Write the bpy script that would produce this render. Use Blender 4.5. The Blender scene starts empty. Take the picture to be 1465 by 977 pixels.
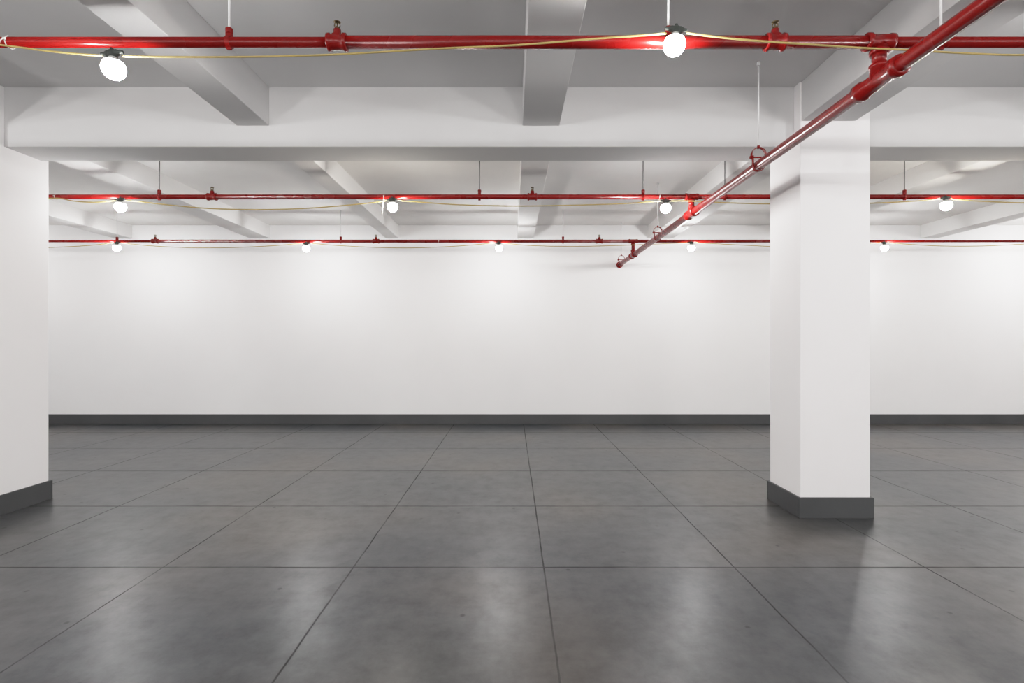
import bpy, bmesh, math, random
from mathutils import Vector, Matrix

random.seed(7)
C = bpy.context.scene.collection
F = 732.5            # focal length in pixels of a 1465 px wide frame
CX, CY = 732.5, 488.5
H = 1.5              # camera height


def P(px, py, Y):
    """world point seen at (px, py) that stands at depth Y"""
    return Vector(((px - CX) / F * Y, Y, H + (CY - py) / F * Y))


def PX(px, Y):
    return (px - CX) / F * Y


# ------------------------------------------------------------------ materials
def new_mat(name):
    m = bpy.data.materials.new(name)
    m.use_nodes = True
    nt = m.node_tree
    b = nt.nodes['Principled BSDF']
    return m, nt, b


def N(nt, kind, **kw):
    n = nt.nodes.new(kind)
    for k, v in kw.items():
        setattr(n, k, v)
    return n


def math_n(nt, op, a, b=None, c=None, clamp=False):
    n = nt.nodes.new('ShaderNodeMath')
    n.operation = op
    n.use_clamp = clamp
    for i, v in enumerate((a, b, c)):
        if v is None:
            continue
        if isinstance(v, (int, float)):
            n.inputs[i].default_value = v
        else:
            nt.links.new(v, n.inputs[i])
    return n.outputs[0]


def pos_out(nt):
    return nt.nodes.new('ShaderNodeNewGeometry').outputs['Position']


def noise(nt, vec, scale, detail=3.0, rough=0.55, sxyz=None):
    n = nt.nodes.new('ShaderNodeTexNoise')
    n.inputs['Scale'].default_value = scale
    n.inputs['Detail'].default_value = detail
    n.inputs['Roughness'].default_value = rough
    if sxyz:
        m = nt.nodes.new('ShaderNodeMapping')
        m.inputs['Scale'].default_value = sxyz
        nt.links.new(vec, m.inputs['Vector'])
        vec = m.outputs[0]
    nt.links.new(vec, n.inputs['Vector'])
    return n.outputs['Fac']


def ramp(nt, fac, stops):
    r = nt.nodes.new('ShaderNodeValToRGB')
    e = r.color_ramp.elements
    while len(e) < len(stops):
        e.new(0.5)
    for i, (p, c) in enumerate(stops):
        e[i].position = p
        e[i].color = (*c, 1) if len(c) == 3 else c
    nt.links.new(fac, r.inputs['Fac'])
    return r.outputs['Color']


def paint_mat(name, base, rough=0.55, var=0.03, bump=0.05, bscale=14.0, spec=0.35):
    m, nt, b = new_mat(name)
    p = pos_out(nt)
    f = noise(nt, p, 1.3, 4)
    lo = tuple(max(0, c * (1 - var)) for c in base)
    hi = tuple(min(1, c * (1 + var)) for c in base)
    nt.links.new(ramp(nt, f, [(0.3, lo), (0.7, hi)]), b.inputs['Base Color'])
    b.inputs['Roughness'].default_value = rough
    b.inputs['Specular IOR Level'].default_value = spec
    if bump:
        bn = N(nt, 'ShaderNodeBump')
        bn.inputs['Strength'].default_value = bump
        bn.inputs['Distance'].default_value = 0.02
        nt.links.new(noise(nt, p, bscale, 5), bn.inputs['Height'])
        nt.links.new(bn.outputs[0], b.inputs['Normal'])
    return m


M = {}
M['wall'] = paint_mat('white_wall_paint', (0.86, 0.855, 0.857), 0.6, 0.012, 0.04, 3.0, 0.25)
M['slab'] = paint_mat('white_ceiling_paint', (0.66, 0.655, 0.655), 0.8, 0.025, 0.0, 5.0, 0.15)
M['slab_lit'] = paint_mat('white_ceiling_paint_lit', (0.80, 0.79, 0.78), 0.8, 0.025, 0.0, 5.0, 0.15)  # same ceiling paint, colour lightened so the far bay looks more strongly lit
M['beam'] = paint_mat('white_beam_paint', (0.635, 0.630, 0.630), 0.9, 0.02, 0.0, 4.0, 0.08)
M['joist_lit'] = paint_mat('white_beam_paint_lit', (0.77, 0.765, 0.76), 0.9, 0.02, 0.0, 4.0, 0.08)  # beam paint copy for far joists, extra lamplight put into the colour
M['column'] = paint_mat('white_column_paint', (0.85, 0.835, 0.838), 0.55, 0.012, 0.04, 4.0, 0.25)
M['skirt'] = paint_mat('dark_grey_skirting_paint', (0.072, 0.074, 0.076), 0.45, 0.12, 0.08, 9.0)
M['rod'] = paint_mat('white_rod_paint', (0.78, 0.78, 0.78), 0.45, 0.03, 0.0)
M['rod_grey'] = paint_mat('galvanised_rod', (0.20, 0.20, 0.20), 0.5, 0.05, 0.0)
M['tie'] = paint_mat('white_nylon', (0.60, 0.58, 0.54), 0.4, 0.02, 0.0)
M['cord'] = paint_mat('yellow_cord_jacket', (0.43, 0.33, 0.12), 0.45, 0.08, 0.0)
M['cap'] = paint_mat('grey_green_lamp_plastic', (0.045, 0.052, 0.046), 0.55, 0.06, 0.0)
M['socket'] = paint_mat('pale_socket_plastic', (0.62, 0.63, 0.60), 0.5, 0.03, 0.0)


def red_mat():
    m, nt, b = new_mat('red_pipe_enamel')
    p = pos_out(nt)
    f = noise(nt, p, 9.0, 5)
    nt.links.new(ramp(nt, f, [(0.3, (0.185, 0.0045, 0.004)), (0.72, (0.21, 0.006, 0.005))]), b.inputs['Base Color'])
    r = noise(nt, p, 5.0, 2)
    nt.links.new(ramp(nt, r, [(0.35, (0.24,) * 3), (0.75, (0.32,) * 3)]), b.inputs['Roughness'])
    b.inputs['Specular IOR Level'].default_value = 0.32
    return m


M['red'] = red_mat()


def bronze_mat():
    m, nt, b = new_mat('tarnished_bronze')
    p = pos_out(nt)
    nt.links.new(ramp(nt, noise(nt, p, 90.0, 3), [(0.35, (0.10, 0.075, 0.04)), (0.7, (0.30, 0.24, 0.15))]), b.inputs['Base Color'])
    b.inputs['Metallic'].default_value = 1.0
    b.inputs['Roughness'].default_value = 0.35
    return m


M['bronze'] = bronze_mat()

BULB_STRENGTH = 325.0


def bulb_mat(name, col, k=1.0):
    m, nt, b = new_mat(name)
    b.inputs['Base Color'].default_value = (0.9, 0.9, 0.9, 1)
    b.inputs['Roughness'].default_value = 0.4
    b.inputs['Emission Color'].default_value = (*col, 1)
    b.inputs['Emission Strength'].default_value = BULB_STRENGTH * k
    return m


M['bulb'] = bulb_mat('glowing_white_bulb', (1.0, 0.985, 0.975))
M['bulb_warm'] = bulb_mat('glowing_warm_bulb', (1.0, 0.93, 0.83))


def floor_mat():
    m, nt, b = new_mat('grey_painted_concrete_floor')
    p = pos_out(nt)
    sep = N(nt, 'ShaderNodeSeparateXYZ')
    nt.links.new(p, sep.inputs[0])
    S = 1.265
    wob = noise(nt, p, 2.2, 4)
    wob = math_n(nt, 'MULTIPLY', math_n(nt, 'SUBTRACT', wob, 0.5), 0.016)

    def axis(out, x0):
        u = math_n(nt, 'DIVIDE', math_n(nt, 'SUBTRACT', math_n(nt, 'ADD', out, wob), x0), S)
        fl = math_n(nt, 'FLOOR', u)
        fr = math_n(nt, 'SUBTRACT', u, fl)
        d = math_n(nt, 'MULTIPLY', math_n(nt, 'MINIMUM', fr, math_n(nt, 'SUBTRACT', 1.0, fr)), S)
        return fl, d
    ix, dx = axis(sep.outputs[0], 0.2116)
    iy, dy = axis(sep.outputs[1], 3.40)

    def line(d, w, soft):
        t = N(nt, 'ShaderNodeMapRange')
        t.inputs['From Min'].default_value = w
        t.inputs['From Max'].default_value = w + soft
        t.inputs['To Min'].default_value = 1.0
        t.inputs['To Max'].default_value = 0.0
        nt.links.new(d, t.inputs['Value'])
        return t.outputs[0]
    j = math_n(nt, 'MAXIMUM', line(dx, 0.0030, 0.004), math_n(nt, 'MULTIPLY', line(dy, 0.0055, 0.007), 0.8))
    fade = noise(nt, p, 1.7, 3)
    fade = math_n(nt, 'MULTIPLY_ADD', fade, 2.2, -0.35, clamp=True)
    j = math_n(nt, 'MULTIPLY', j, math_n(nt, 'MAXIMUM', fade, 0.22))

    cell = N(nt, 'ShaderNodeCombineXYZ')
    nt.links.new(ix, cell.inputs[0])
    nt.links.new(iy, cell.inputs[1])
    wn = N(nt, 'ShaderNodeTexWhiteNoise', noise_dimensions='2D')
    nt.links.new(cell.outputs[0], wn.inputs['Vector'])
    tile = wn.outputs['Value']

    big = noise(nt, p, 0.6, 1, 0.5)
    mid = noise(nt, p, 3.0, 6, 0.65, (0.7, 1.6, 1))
    fine = noise(nt, p, 16.0, 4, 0.6)
    base = ramp(nt, big, [(0.36, (0.046, 0.050, 0.054)), (0.5, (0.061, 0.062, 0.063)), (0.64, (0.082, 0.075, 0.068))])
    v = math_n(nt, 'MULTIPLY_ADD', mid, 0.50, 0.74)
    v = math_n(nt, 'MULTIPLY', v, math_n(nt, 'MULTIPLY_ADD', tile, 0.12, 0.93))
    v = math_n(nt, 'MULTIPLY', v, math_n(nt, 'MULTIPLY_ADD', fine, 0.24, 0.87))
    mul = N(nt, 'ShaderNodeVectorMath', operation='SCALE')
    nt.links.new(base, mul.inputs[0])
    nt.links.new(v, mul.inputs['Scale'])
    # scattered small dark scuffs
    vo = N(nt, 'ShaderNodeTexVoronoi', voronoi_dimensions='2D')
    vo.inputs['Scale'].default_value = 1.15
    nt.links.new(p, vo.inputs['Vector'])
    spot = N(nt, 'ShaderNodeMapRange')
    spot.inputs['From Min'].default_value = 0.010
    spot.inputs['From Max'].default_value = 0.020
    spot.inputs['To Min'].default_value = 0.55
    spot.inputs['To Max'].default_value = 0.0
    nt.links.new(vo.outputs['Distance'], spot.inputs['Value'])
    dark = math_n(nt, 'MAXIMUM', math_n(nt, 'MULTIPLY', j, 0.85), spot.outputs[0])
    mx = N(nt, 'ShaderNodeMix', data_type='RGBA')
    nt.links.new(dark, mx.inputs[0])
    nt.links.new(mul.outputs[0], mx.inputs[6])
    mx.inputs[7].default_value = (0.022, 0.022, 0.021, 1)
    nt.links.new(mx.outputs[2], b.inputs['Base Color'])
    # gloss: worn enamel, each bay polished a little differently
    r = math_n(nt, 'MULTIPLY_ADD', mid, 0.03, 0.272)
    r = math_n(nt, 'ADD', r, math_n(nt, 'MULTIPLY_ADD', tile, 0.014, 0.0))
    r = math_n(nt, 'ADD', r, math_n(nt, 'MULTIPLY', noise(nt, p, 9.0, 3, 0.5, (1, 0.6, 1)), 0.03))
    r = math_n(nt, 'ADD', r, math_n(nt, 'MULTIPLY', j, 0.3))
    r = math_n(nt, 'MAXIMUM', r, 0.281)
    nt.links.new(r, b.inputs['Roughness'])
    worn = math_n(nt, 'MULTIPLY', math_n(nt, 'MULTIPLY_ADD', noise(nt, p, 7.0, 7, 0.72, (1, 0.8, 1)), 1.5, -0.05),
                  math_n(nt, 'MULTIPLY_ADD', mid, 0.9, 0.55))
    worn = math_n(nt, 'MULTIPLY', math_n(nt, 'MULTIPLY', worn, 0.84), math_n(nt, 'MULTIPLY_ADD', dark, -0.85, 1.0))
    nt.links.new(math_n(nt, 'MAXIMUM', worn, 0.03), b.inputs['Specular IOR Level'])
    hgt = math_n(nt, 'MULTIPLY_ADD', noise(nt, p, 2.5, 1, 0.5), 0.5, math_n(nt, 'MULTIPLY', noise(nt, p, 26.0, 3, 0.6), 0.22))
    hgt = math_n(nt, 'SUBTRACT', hgt, math_n(nt, 'MULTIPLY', j, 0.8))
    bn = N(nt, 'ShaderNodeBump')
    bn.inputs['Strength'].default_value = 0.10
    bn.inputs['Distance'].default_value = 0.010
    nt.links.new(hgt, bn.inputs['Height'])
    nt.links.new(bn.outputs[0], b.inputs['Normal'])
    return m


M['floor'] = floor_mat()

# ------------------------------------------------------------------ mesh helpers


def bm_new():
    return bmesh.new()


def box(bm, x0, x1, y0, y1, z0, z1, bev=0.0):
    t = bmesh.new()
    vs = [t.verts.new((x, y, z)) for x in (x0, x1) for y in (y0, y1) for z in (z0, z1)]
    for f in ((0, 1, 3, 2), (4, 6, 7, 5), (0, 4, 5, 1), (2, 3, 7, 6), (0, 2, 6, 4), (1, 5, 7, 3)):
        t.faces.new([vs[i] for i in f])
    bmesh.ops.recalc_face_normals(t, faces=t.faces)
    if bev:
        bmesh.ops.bevel(t, geom=list(t.edges), offset=bev, segments=2, affect='EDGES', profile=0.5)
    merge(bm, t)


def merge(bm, t):
    vmap = {v: bm.verts.new(v.co) for v in t.verts}
    for f in t.faces:
        nf = bm.faces.new([vmap[v] for v in f.verts])
        nf.smooth = f.smooth
    t.free()


def frame_of(d):
    d = d.normalized()
    a = Vector((0, 0, 1)) if abs(d.z) < 0.9 else Vector((1, 0, 0))
    u = d.cross(a).normalized()
    return u, d.cross(u).normalized()


def lathe(bm, prof, origin=(0, 0, 0), axis=(0, 0, 1), seg=24, smooth=True):
    """prof: list of (radius, distance along the axis); closed ends"""
    o, d = Vector(origin), Vector(axis).normalized()
    u, w = frame_of(d)
    rings = []
    for r, t in prof:
        if r < 1e-6:
            rings.append([bm.verts.new(o + d * t)])
        else:
            rings.append([bm.verts.new(o + d * t + (u * math.cos(a) + w * math.sin(a)) * r)
                          for a in (2 * math.pi * k / seg for k in range(seg))])
    fs = []
    for A, B in zip(rings, rings[1:]):
        for k in range(seg):
            k2 = (k + 1) % seg
            if len(A) == 1 and len(B) == 1:
                continue
            if len(A) == 1:
                fs.append(bm.faces.new((A[0], B[k], B[k2])))
            elif len(B) == 1:
                fs.append(bm.faces.new((A[k], B[0], A[k2])))
            else:
                fs.append(bm.faces.new((A[k], B[k], B[k2], A[k2])))
    for R in (rings[0], rings[-1]):
        if len(R) > 1:
            bm.faces.new(R)
    for f in fs:
        f.smooth = smooth
    return bm


def tube(bm, pts, r, seg=10, closed=False):
    pts = [Vector(p) for p in pts]
    n = len(pts)
    rings = []
    prev_u = None
    for i, p in enumerate(pts):
        if closed:
            d = pts[(i + 1) % n] - pts[i - 1]
        else:
            d = pts[min(i + 1, n - 1)] - pts[max(i - 1, 0)]
        d.normalize()
        if prev_u is None:
            u, w = frame_of(d)
        else:
            u = (prev_u - d * prev_u.dot(d)).normalized()
            w = d.cross(u)
        prev_u = u
        rings.append([bm.verts.new(p + (u * math.cos(a) + w * math.sin(a)) * r)
                      for a in (2 * math.pi * k / seg for k in range(seg))])
    m = n if closed else n - 1
    for i in range(m):
        A, B = rings[i], rings[(i + 1) % n]
        for k in range(seg):
            f = bm.faces.new((A[k], A[(k + 1) % seg], B[(k + 1) % seg], B[k]))
            f.smooth = True
    if not closed:
        bm.faces.new(rings[0][::-1])
        bm.faces.new(rings[-1])


def ribbon(bm, pts, width, th, along=Vector((0, 1, 0)), closed=False):
    """flat strap swept along pts, `width` wide in direction `along`"""
    pts = [Vector(p) for p in pts]
    n = len(pts)
    secs = []
    for i, p in enumerate(pts):
        d = (pts[(i + 1) % n] - pts[i - 1]) if closed else (pts[min(i + 1, n - 1)] - pts[max(i - 1, 0)])
        nrm = d.normalized().cross(along).normalized()
        secs.append([bm.verts.new(p + along * (sx * width / 2) + nrm * (sn * th / 2))
                     for sx, sn in ((-1, -1), (1, -1), (1, 1), (-1, 1))])
    for i in range(n if closed else n - 1):
        A, B = secs[i], secs[(i + 1) % n]
        for k in range(4):
            bm.faces.new((A[k], A[(k + 1) % 4], B[(k + 1) % 4], B[k]))
    if not closed:
        bm.faces.new(secs[0][::-1])
        bm.faces.new(secs[-1])


def obj(name, bm, mat, parent=None):
    bmesh.ops.recalc_face_normals(bm, faces=bm.faces)
    me = bpy.data.meshes.new(name)
    bm.to_mesh(me)
    bm.free()
    me.materials.append(mat)
    o = bpy.data.objects.new(name, me)
    C.objects.link(o)
    if parent:
        o.parent = parent
    return o


def tag(o, label, cat, group=None):
    o['label'] = label
    o['category'] = cat
    if group:
        o['group'] = group
    return o


def thing(name, label, cat, loc=(0, 0, 0), group=None):
    o = bpy.data.objects.new(name, None)
    o.empty_display_size = 0.1
    C.objects.link(o)
    o.location = loc
    return tag(o, label, cat, group)


def struct(name, bm, mat, parent=None, label=None, cat=None):
    o = obj(name, bm, mat, parent)
    if parent is None:
        o['kind'] = 'structure'
        if label:
            o['label'] = label
            o['category'] = cat
    return o


# ------------------------------------------------------------------ room shell
XL, XR, YB, YF = -12.0, 12.0, -6.5, 9.30
SLAB1, SLAB2 = H + 2.21, H + 2.115      # slab undersides of the near and far bays
JZ = H + 1.875                          # joist undersides
BZ = H + 1.692                          # main beam underside
BY0, BY1 = 4.45, 4.80                   # main beam front and back faces
ZT = H + 2.45

bm = bm_new(); box(bm, XL - .2, XR + .2, YB - .2, YF + .2, -0.15, 0.0); struct('floor', bm, M['floor'])

bm = bm_new()
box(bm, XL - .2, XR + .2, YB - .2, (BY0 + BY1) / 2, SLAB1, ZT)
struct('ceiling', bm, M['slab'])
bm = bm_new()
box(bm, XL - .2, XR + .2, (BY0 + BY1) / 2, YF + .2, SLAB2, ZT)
struct('ceiling', bm, M['slab_lit'])

bm = bm_new(); box(bm, XL - .2, XR + .2, YF, YF + .2, 0, ZT); struct('wall_back', bm, M['wall'])
bm = bm_new(); box(bm, XL - .2, XR + .2, YB - .2, YB, 0, ZT); struct('wall_front', bm, M['wall'])
bm = bm_new(); box(bm, XL - .2, XL, YB, YF, 0, ZT); struct('wall_left', bm, M['wall'])
bm = bm_new(); box(bm, XR, XR + .2, YB, YF, 0, ZT); struct('wall_right', bm, M['wall'])
bm = bm_new(); box(bm, XL, XR, YF - .02, YF, 0, 0.182, 0.004); struct('baseboard_back', bm, M['skirt'])

# main beam (its front and underside pass into both columns)
COLR = (2.452, 3.047, 4.355, 4.867)
COLL = (-5.00, -4.415, 4.355, 4.880)
bm = bm_new()
for a, b in ((XL, COLL[0]), (COLL[1], COLR[0]), (COLR[1], XR)):
    box(bm, a, b, BY0, BY1, BZ, ZT - .01, 0.004)
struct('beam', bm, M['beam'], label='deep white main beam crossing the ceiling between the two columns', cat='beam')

# joists run front to back, one length per bay
J1 = [(-7.22, -6.90, 0), (-4.76, -4.40, 0), (-2.39, -2.11, 0), (0.092, 0.412, 0), (2.462, 2.92, 0), (4.88, 5.16, 0), (7.42, 7.72, 0)]
J2 = [(-7.22, -6.90, 0), (-4.76, -4.40, 0), (-2.29, -2.06, 0), (0.098, 0.390, 0), (2.462, 2.92, 0), (4.88, 5.16, 0), (7.42, 7.72, 0)]
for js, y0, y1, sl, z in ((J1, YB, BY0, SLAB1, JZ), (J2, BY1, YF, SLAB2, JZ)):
    for a, b, _ in js:
        bm = bm_new()
        yy0, yy1 = y0, y1
        if a > 2.4 and b < 3:
            yy0, yy1 = (y0, COLR[2]) if y0 == YB else (COLR[3], y1)
        if a < -4.5 and b > -4.5:
            yy0, yy1 = (y0, COLL[2]) if y0 == YB else (COLL[3], y1)
        box(bm, a, b, yy0, yy1, z, sl, 0.004)
        struct('joist', bm, M['beam'] if y0 == YB else M['joist_lit'])


def column(c, label):
    x0, x1, y0, y1 = c
    bm = bm_new(); box(bm, x0, x1, y0, y1, 0, ZT - .01, 0.006)
    o = struct('column', bm, M['column'], label=label, cat='column')
    bm = bm_new()
    s, hh = 0.020, 0.176
    for a in ((x0 - s, x1 + s, y0 - s, y0), (x0 - s, x1 + s, y1, y1 + s), (x0 - s, x0, y0, y1), (x1, x1 + s, y0, y1)):
        box(bm, *a, 0, hh, 0.003)
    k = obj('skirting', bm, M['skirt'], o)
    k['label'] = 'dark grey skirting board around the column foot'
    return o


column(COLR, 'square white column standing free right of centre under the red main pipe')
column(COLL, 'white column cut by the left edge of the picture')

# ------------------------------------------------------------------ red sprinkler pipes
ROW_Y = [2.72, 5.56, 8.24]
ROW_Z = [H + 1.589, H + 1.571, H + 1.614]
MX, MZ, MR = 1.95, H + 1.39, 0.0385
ROWNAME = ['nearest', 'middle', 'farthest']


def sprinkler_fitting(root, x, y, z, r, s=1.0):
    """reducing tee on a branch pipe with an upright bronze head screwed into its boss"""
    bm = bm_new()
    lathe(bm, [(r * 1.05, -0.052), (r * 1.46, -0.050), (r * 1.50, -0.036), (r * 1.28, -0.031), (r * 1.26, 0.031),
               (r * 1.50, 0.036), (r * 1.46, 0.050), (r * 1.05, 0.052)], (x, y, z), (1, 0, 0), 20)
    lathe(bm, [(r * 1.1, 0.0), (r * 1.06, r * 1.15), (0.021, r * 1.45), (0.020, r * 1.45 + 0.022), (0.016, r * 1.45 + 0.024)],
          (x, y, z), (0, 0, 1), 18)
    f = obj('sprinkler_fitting', bm, M['red'], root)
    z0 = z + r * 1.45 + 0.022
    bm = bm_new()
    lathe(bm, [(0.011, 0.0), (0.011, 0.004), (0.015, 0.005), (0.015, 0.012), (0.009, 0.013), (0.009, 0.016)], (x, y, z0), (0, 0, 1), 8, False)
    for sg in (-1, 1):
        tube(bm, [(x + sg * 0.010, y, z0 + 0.012), (x + sg * 0.0155, y, z0 + 0.021), (x + sg * 0.013, y, z0 + 0.032), (x, y, z0 + 0.039)], 0.0028, 6)
    lathe(bm, [(0.003, 0.013), (0.003, 0.036)], (x, y, z0), (0, 0, 1), 8)
    lathe(bm, [(0.006, 0.036), (0.018, 0.038), (0.019, 0.041), (0.008, 0.044), (0.0, 0.045)], (x, y, z0), (0, 0, 1), 14)
    hd = obj('sprinkler_head', bm, M['bronze'], f)
    hd['label'] = 'upright bronze sprinkler head'
    return f


def branch(i, segs, heads, label):
    y, z = ROW_Y[i], ROW_Z[i]
    root = thing('branch_pipe', label, 'pipe', (0, 0, 0), 'red sprinkler branch pipes')
    for x0, x1, r in segs:
        bm = bm_new()
        lathe(bm, [(r, 0), (r, x1 - x0)], (x0, y, z), (1, 0, 0), 28)
        obj('pipe', bm, M['red'], root)
    for x, r in heads:
        sprinkler_fitting(root, x, y, z, r)
    # tee on the branch and the short drop into the main pipe
    r = max(s[2] for s in segs)
    q = min(1.0, r / 0.031)
    bm = bm_new()
    lathe(bm, [(r * 1.05, -0.073), (r * 1.42, -0.071), (r * 1.45, -0.052), (r * 1.22, -0.046), (r * 1.22, 0.046),
               (r * 1.36, 0.052), (r * 1.34, 0.071), (r * 0.9, 0.073)], (MX, y, z), (1, 0, 0), 22)
    lathe(bm, [(r * 1.12, 0.0), (r * 1.15, r * 1.3), (r * 1.42, r * 1.34), (r * 1.42, r * 1.34 + 0.020), (r * 1.0, r * 1.34 + 0.022)],
          (MX, y, z), (0, 0, -1), 22)
    obj('tee_fitting', bm, M['red'], root)
    bm = bm_new()
    lathe(bm, [(0.034 * q, r * 1.34), (0.034 * q, z - MZ - MR * 2.0)], (MX, y, z), (0, 0, -1), 22)
    obj('drop_pipe', bm, M['red'], root)
    return root


x482, x1109 = PX(482.5, 2.72), PX(1109, 2.72)
branch(0, [(XL, x482, 0.0258), (x482, MX, 0.0325), (MX, XR, 0.0262)], [(x482, 0.0305), (x1109, 0.0305)],
       'nearest red branch pipe, thickest crosswise run along the top of the picture')
branch(1, [(XL, PX(303, 5.56), 0.0245), (PX(303, 5.56), MX, 0.0262), (MX, XR, 0.0245)],
       [(PX(303.5, 5.56), 0.027), (PX(761.5, 5.56), 0.027)],
       'middle red branch pipe, the crosswise run just beyond the main beam')
branch(2, [(XL, PX(222, 8.24), 0.0185), (PX(222, 8.24), MX, 0.0245), (MX, PX(1172, 8.24), 0.0235), (PX(1172, 8.24), XR, 0.0185)],
       [(PX(222, 8.24), 0.026), (PX(538, 8.24), 0.026), (PX(857.5, 8.24), 0.026)],
       'farthest red branch pipe, thin crosswise run close to the back wall')

main = thing('main_pipe', 'thick red main pipe running from the top right towards the back wall', 'pipe')
bm = bm_new()
lathe(bm, [(MR, YB), (MR, YF - 0.03)], (MX, 0, MZ), (0, 1, 0), 36)
obj('pipe', bm, M['red'], main)
for i, y in enumerate(ROW_Y):
    bm = bm_new()
    k = 1.0 if i == 0 else 0.75
    R = MR
    lathe(bm, [(R * 1.0, -0.16 * k), (R * 1.36, -0.157 * k), (R * 1.42, -0.118 * k), (R * 1.16, -0.108 * k), (R * 1.16, 0.108 * k),
               (R * 1.36, 0.118 * k), (R * 1.36, 0.157 * k), (R * 1.0, 0.16 * k)], (MX, y, MZ), (0, 1, 0), 28)
    q = 1.0 if i == 0 else 0.8
    lathe(bm, [(0.046 * q, 0.0), (0.043 * q, MR * 1.55), (0.047 * q, MR * 1.6), (0.047 * q, MR * 2.05), (0.034 * q, MR * 2.1)],
          (MX, y, MZ), (0, 0, 1), 24)
    obj('tee_fitting', bm, M['red'], main)
bm = bm_new()
lathe(bm, [(MR, 0.0), (MR * 1.5, 0.004), (MR * 1.5, 0.026), (MR * 0.8, 0.03)], (MX, YF - 0.03, MZ), (0, 1, 0), 28)
obj('end_flange', bm, M['red'], main)

# ------------------------------------------------------------------ hangers


def ceil_z(x, y):
    js = J1 if y < BY0 else J2
    for a, b, _ in js:
        if a < x < b:
            return JZ
    return SLAB1 if y < BY0 else SLAB2


def pipe_hanger(px, i, r, label):
    y, z = ROW_Y[i], ROW_Z[i]
    x = PX(px, y)
    t = thing('pipe_hanger', label, 'pipe hanger', (x, y, z), 'rod hangers of the branch pipes')
    bm = bm_new()
    R = r + 0.003
    ring = [Vector((0, R * math.cos(a), R * math.sin(a))) for a in (2 * math.pi * k / 24 for k in range(24))]
    ribbon(bm, ring, 0.024, 0.004, Vector((1, 0, 0)), True)
    box(bm, -0.0165, 0.0165, -0.010, 0.010, R, R + 0.030, 0.002)
    lathe(bm, [(0.017, R + 0.018), (0.019, R + 0.022), (0.019, R + 0.042), (0.016, R + 0.046)], (0, 0, 0), (0, 0, 1), 12)
    box(bm, -0.013, 0.013, -0.008, 0.008, -R - 0.010, -R, 0.002)
    obj('clamp', bm, M['red'], t)
    bm = bm_new()
    top = ceil_z(x, y) - z
    lathe(bm, [(0.0055, R + 0.046), (0.0055, top)], (0, 0, 0), (0, 0, 1), 10)
    lathe(bm, [(0.016, top - 0.006), (0.016, top)], (0, 0, 0), (0, 0, 1), 12)
    obj('rod', bm, M['rod_grey'] if i == 1 else M['rod'], t)
    return t


G = 'nearest branch pipe'
pipe_hanger(328, 0, 0.0258, 'white rod hanger with red clamp on the nearest branch pipe, left of its left sprinkler')
pipe_hanger(956, 0, 0.0325, 'white rod hanger with clamp on the nearest branch pipe, right beside the glowing lamp')
pipe_hanger(1346, 0, 0.0262, 'white rod hanger on the nearest branch pipe, seen behind the thick main pipe')
pipe_hanger(228, 1, 0.0245, 'grey rod hanger on the middle branch pipe, left of that pipe\'s left sprinkler')
pipe_hanger(686, 1, 0.0262, 'grey rod hanger on the middle branch pipe, left of that pipe\'s right sprinkler')
pipe_hanger(920, 1, 0.0262, 'grey rod hanger on the middle branch pipe, left of the lamp near the main pipe')
pipe_hanger(1037, 1, 0.0245, 'grey rod hanger on the middle branch pipe, crossed by the thick main pipe')
pipe_hanger(1294, 1, 0.0245, 'grey rod hanger on the middle branch pipe, right of the free standing column')
pipe_hanger(167.5, 2, 0.0185, 'small rod hanger on the farthest branch pipe, directly above its leftmost lamp')
pipe_hanger(487.5, 2, 0.0245, 'small rod hanger on the farthest branch pipe, left of that pipe\'s middle sprinkler')
pipe_hanger(805.5, 2, 0.0245, 'small rod hanger on the farthest branch pipe, left of that pipe\'s right sprinkler')


def clevis_hanger(y, label):
    t = thing('clevis_hanger', label, 'pipe hanger', (MX, y, MZ), 'clevis hangers of the main pipe')
    R = MR + 0.005
    bm = bm_new()
    pts = [Vector((-R - .003, 0, 0.078))] + [Vector((-R * math.cos(a), 0, -R * math.sin(a))) for a in (math.pi * k / 14 for k in range(15))] + [Vector((R + .003, 0, 0.078))]
    ribbon(bm, pts, 0.026, 0.005)
    obj('lower_strap', bm, M['red'], t)
    bm = bm_new()
    W = R + 0.010
    pts = [Vector((-W, 0, 0.052))] + [Vector((-W * 1.05 * math.cos(a), 0, 0.085 + 0.058 * math.sin(a))) for a in (math.pi * k / 12 for k in range(13))] + [Vector((W, 0, 0.052))]
    ribbon(bm, pts, 0.026, 0.005)
    lathe(bm, [(0.011, 0.135), (0.011, 0.158), (0.007, 0.160)], (0, 0, 0), (0, 0, 1), 8, False)
    obj('upper_yoke', bm, M['red'], t)
    bm = bm_new()
    lathe(bm, [(0.012, -W - 0.014), (0.012, -W - 0.004), (0.006, -W - 0.003), (0.006, W + 0.003), (0.011, W + 0.004), (0.011, W + 0.013)],
          (0, 0, 0.066), (1, 0, 0), 8, False)
    obj('cross_bolt', bm, M['red'], t)
    bm = bm_new()
    top = ceil_z(MX, y) - MZ
    lathe(bm, [(0.006, 0.156), (0.006, top)], (0, 0, 0), (0, 0, 1), 10)
    lathe(bm, [(0.014, top - 0.03), (0.014, top)], (0, 0, 0), (0, 0, 1), 10)
    obj('rod', bm, M['rod'], t)


clevis_hanger(4.05, 'red clevis hanger on the main pipe before the main beam, beside the column')
clevis_hanger(6.85, 'red clevis hanger on the main pipe between the two far tee joints')
clevis_hanger(9.13, 'red clevis hanger at the end of the main pipe by the back wall')

# ------------------------------------------------------------------ string lamps and their cords


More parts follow.
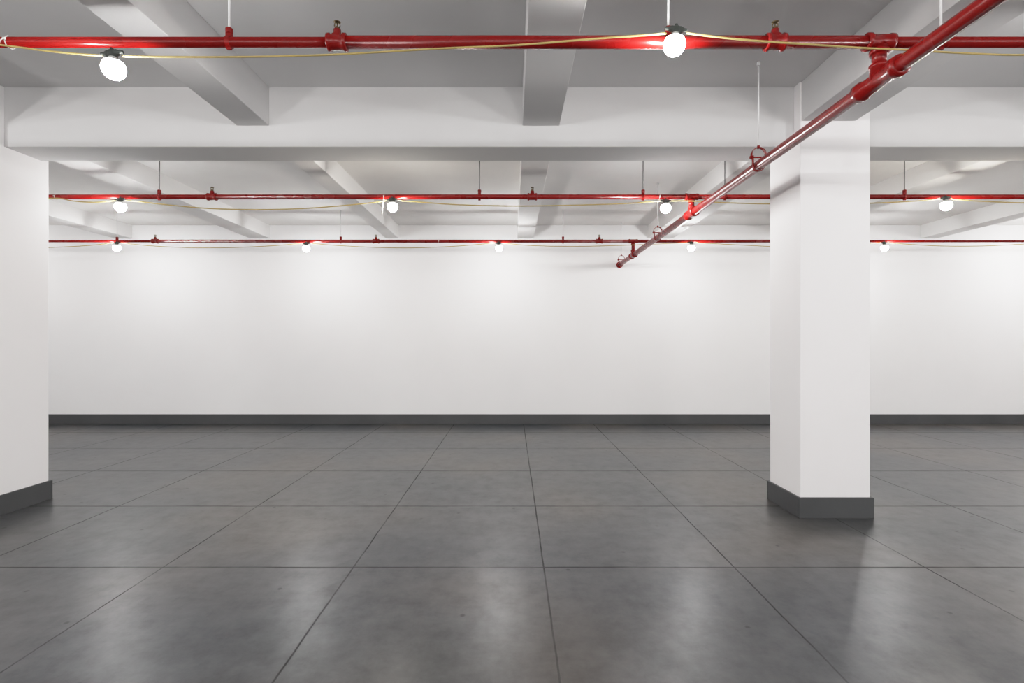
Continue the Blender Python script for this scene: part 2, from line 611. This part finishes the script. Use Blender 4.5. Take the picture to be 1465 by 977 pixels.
def lamp(px, py, Y, label, mat, tilt=0.0, tilt2=0.0, group='string lamps under the pipes'):
    """py is the middle of the glowing bulb"""
    c = P(px, py, Y)
    t = thing('string_lamp', label, 'lamp', c + Vector((0, 0, 0.075)), group)
    t.rotation_euler = (tilt2, tilt, 0)
    bm = bm_new()
    lathe(bm, [(0.006, -0.057), (0.0085, -0.056), (0.010, -0.040), (0.016, -0.024), (0.017, 0.024), (0.010, 0.040), (0.0085, 0.056), (0.006, 0.057)],
          (0, 0, 0), (1, 0, 0), 16)
    lathe(bm, [(0.021, -0.022), (0.023, -0.016), (0.022, 0.004), (0.016, 0.013), (0.0, 0.016)], (0, 0, 0), (0, 0, 1), 20)
    cap = obj('lamp_holder', bm, M['cap'], t)
    bm = bm_new()
    lathe(bm, [(0.006, 0.012), (0.006, 0.019), (0.009, 0.020), (0.007, 0.027), (0.0, 0.028)], (0, 0, 0), (0, 0, 1), 10)
    obj('hanging_knob', bm, M['cap'], cap)
    bm = bm_new()
    lathe(bm, [(0.018, -0.020), (0.022, -0.028), (0.034, -0.040), (0.047, -0.050), (0.046, -0.0515)], (0, 0, 0), (0, 0, 1), 22)
    obj('bulb_neck', bm, M['socket'], t)
    bm = bm_new()
    prof = [(0.0455, -0.0502)]
    for k in range(1, 11):
        a = math.pi * (0.33 + 0.67 * k / 10)
        prof.append((0.054 * math.sin(a) if k < 10 else 0.0, -0.080 + 0.055 * math.cos(a)))
    lathe(bm, prof, (0, 0, 0), (0, 0, 1), 20)
    obj('bulb', bm, mat, t)
    return t


LY = [2.635, 5.50, 8.19]
lamp(160.5, 97, LY[0], 'large glowing lamp hanging below the nearest red pipe at upper left', M['bulb'], -0.10)
lamp(967, 63, LY[0] - 0.01, 'brightest glowing lamp in front of the nearest red pipe, beside a rod hanger', M['bulb'], 0.10)
R2 = [(172, 295, 'glowing lamp under the middle branch pipe, the first right of the left column', 0),
      (561, 295, 'warm glowing lamp under the middle branch pipe, white cable tie tail dangling beside it', 1),
      (952.5, 297, 'glowing lamp under the middle branch pipe, close left of its drop into the main pipe', 0),
      (1353, 293, 'glowing lamp under the middle branch pipe, to the right of the free standing column', 1)]
for px, py, lb, w in R2:
    lamp(px, py, LY[1], lb, M['bulb_warm'] if w else M['bulb'], random.uniform(-.08, .08))
R3 = [(167, 354, 'small lamp on the farthest pipe, leftmost of its five, hanging under a rod hanger'),
      (438, 355, 'small lamp on the farthest pipe, second of its five from the left'),
      (713.5, 354.5, 'small lamp on the farthest pipe near the middle of the back wall'),
      (989, 354, 'small lamp on the farthest pipe, seen just right of the main pipe'),
      (1265, 354, 'small lamp on the farthest pipe, just right of the free standing column')]
for px, py, lb in R3:
    lamp(px, py, LY[2], lb, M['bulb'], random.uniform(-.08, .08))


def smooth_path(pts, n=8):
    out = []
    for i in range(len(pts) - 1):
        p0 = pts[max(i - 1, 0)]; p1 = pts[i]; p2 = pts[i + 1]; p3 = pts[min(i + 2, len(pts) - 1)]
        for k in range(n):
            t = k / n
            out.append(0.5 * ((2 * p1) + (p2 - p0) * t + (2 * p0 - 5 * p1 + 4 * p2 - p3) * t * t + (3 * p1 - p0 - 3 * p2 + p3) * t ** 3))
    out.append(pts[-1])
    return out


def cord(i, px_pts, r, ties, label):
    Y = LY[i]
    t = thing('power_cord', label, 'cord', (0, 0, 0), 'yellow power cords along the pipes')
    segs = []
    bm = bm_new()
    for run in px_pts:
        tube(bm, smooth_path([P(a, b, Y) for a, b in run]), r, 8)
    obj('cable', bm, M['cord'], t)
    for px, pr, tail in ties:
        x = PX(px, ROW_Y[i])
        bm = bm_new()
        pts = []
        for k in range(24):
            a = 2 * math.pi * k / 24
            yy, zz = pr * math.cos(a), pr * math.sin(a)
            pts.append(Vector((x + 0.15 * zz, ROW_Y[i] + yy, ROW_Z[i] + zz)))
        ribbon(bm, pts, 0.004, 0.002, Vector((1, 0, 0)), True)
        fy = ROW_Y[i] - pr - 0.004
        box(bm, x - 0.006, x + 0.006, fy - 0.006, fy + 0.004, ROW_Z[i] - 0.006, ROW_Z[i] + 0.006, 0.001)
        if tail:
            tube(bm, [(x, fy - 0.004, ROW_Z[i]), (x - 0.003, fy - 0.012, ROW_Z[i] - tail * 0.4), (x - 0.016, fy - 0.010, ROW_Z[i] - tail)], 0.0024 if i == 0 else 0.0026, 6)
        o = obj('cable_tie', bm, M['tie'], t)
        o['label'] = 'white nylon cable tie'
    return t


cord(0, [[(-260, 72), (-120, 70), (-20, 64), (14, 66), (60, 72), (110, 77), (146, 79.5)],
         [(175, 80.5), (250, 81.5), (330, 81.5), (400, 80.5), (480, 78), (560, 73.5), (640, 69), (740, 64.5), (850, 55.5), (920, 50.5), (953, 47.5)],
         [(982, 47), (1010, 51), (1065, 57), (1150, 63), (1240, 69), (1290, 71), (1340, 74), (1400, 77), (1470, 78.5), (1640, 74)]],
     0.0050, [(15, 0.031, 0.03), (958, 0.037, 0.03)], 'yellow cord sagging along the nearest red branch pipe')
cord(1, [[(-30, 291), (40, 286), (81, 283.5), (105, 287.5), (130, 289.3), (150, 288.5), (165, 286.5)],
         [(180, 286.5), (205, 289), (250, 294), (300, 298.2), (360, 299.8), (420, 298.8), (480, 295), (540, 289), (553, 286.5)],
         [(569, 286.5), (600, 289), (660, 293), (740, 294.7), (820, 293.5), (890, 291.3), (930, 288.5), (945, 287.5)],
         [(960, 287.5), (985, 287.3), (1040, 290), (1100, 291.5), (1180, 292), (1250, 290.5), (1310, 287.5), (1345, 284.6)],
         [(1361, 284.6), (1390, 287), (1430, 289), (1480, 290.2), (1600, 289)]],
     0.0062, [(81, 0.029, 0), (550, 0.031, 0.21), (943, 0.031, 0.04)], 'yellow cord sagging below the middle red branch pipe')
cord(2, [[(-60, 352), (20, 355), (71, 354), (110, 352.3), (140, 350), (161, 347)],
         [(173, 347), (195, 349.8), (220, 352), (270, 354.2), (330, 354.2), (390, 351.5), (432, 348)],
         [(444, 348), (480, 351), (540, 354), (590, 354.6), (650, 352.3), (707, 347.6)],
         [(719, 347.6), (760, 351.3), (820, 352.5), (880, 351.3), (940, 349), (983, 347)],
         [(995, 347), (1050, 350), (1120, 353), (1190, 352), (1259, 347)],
         [(1271, 347), (1300, 349.5), (1350, 352), (1410, 351.8), (1470, 349), (1540, 347)]],
     0.0058, [(628, 0.0285, 0)], 'thin yellow cord below the farthest red branch pipe by the back wall')

# ------------------------------------------------------------------ lamps of the same strings beyond the frame
def pl(x, y, z, k=1.0, col=(1, 0.985, 0.975)):
    l = bpy.data.lights.new('string_lamp_light', 'POINT')
    l.energy = 4 * math.pi * BULB_STRENGTH * math.pi * 0.054 ** 2 * k * 0.9
    l.color = col
    l.shadow_soft_size = 0.05
    o = bpy.data.objects.new('string_lamp_light', l)
    o.location = (x, y, z)
    C.objects.link(o)


for x in (-8.0, -5.05, 3.85, 6.8, 9.8):
    pl(x, LY[0], H + 1.40)
for x in (-7.2, 7.6, 10.4):
    pl(x, LY[1], H + 1.46)
for x in (-9.4, 9.05, 11.5):
    pl(x, LY[2], H + 1.48)
for y in (-0.15, -2.95, -5.6):
    for x in (-9, -6, -3, 0, 3, 6, 9):
        pl(x + 0.3, y, H + 1.42, 1.65)

# ------------------------------------------------------------------ world, camera, view
w = bpy.data.worlds.new('world')
bpy.context.scene.world = w
w.use_nodes = True
w.node_tree.nodes['Background'].inputs['Color'].default_value = (0.8, 0.82, 0.85, 1)
w.node_tree.nodes['Background'].inputs['Strength'].default_value = 0.05

cam = bpy.data.cameras.new('camera')
cam.sensor_width = 36.0
cam.lens = 18.0
cam.clip_start = 0.05
co = bpy.data.objects.new('camera', cam)
co.location = (0, 0, H)
co.rotation_euler = (math.pi / 2, 0, 0)
C.objects.link(co)
sc = bpy.context.scene
sc.camera = co
sc.view_settings.view_transform = 'Standard'
sc.view_settings.look = 'None'
sc.view_settings.exposure = 0.0
sc.view_settings.gamma = 1.0
# camera tone response: linear shadows, soft shoulder in the whites
sc.view_settings.use_curve_mapping = True
cmap = sc.view_settings.curve_mapping
cmap.white_level = (2.4, 2.4, 2.4)
cv = cmap.curves[3]
for a_, b_ in ((0.1, 0.10), (0.3, 0.31), (0.6, 0.61), (1.0, 0.83), (1.6, 0.94)):
    cv.points.new(a_ / 2.4, b_)
cmap.update()
sc.cycles.max_bounces = 10
sc.cycles.diffuse_bounces = 6
sc.cycles.sample_clamp_indirect = 4.0
sc.cycles.use_denoising = True
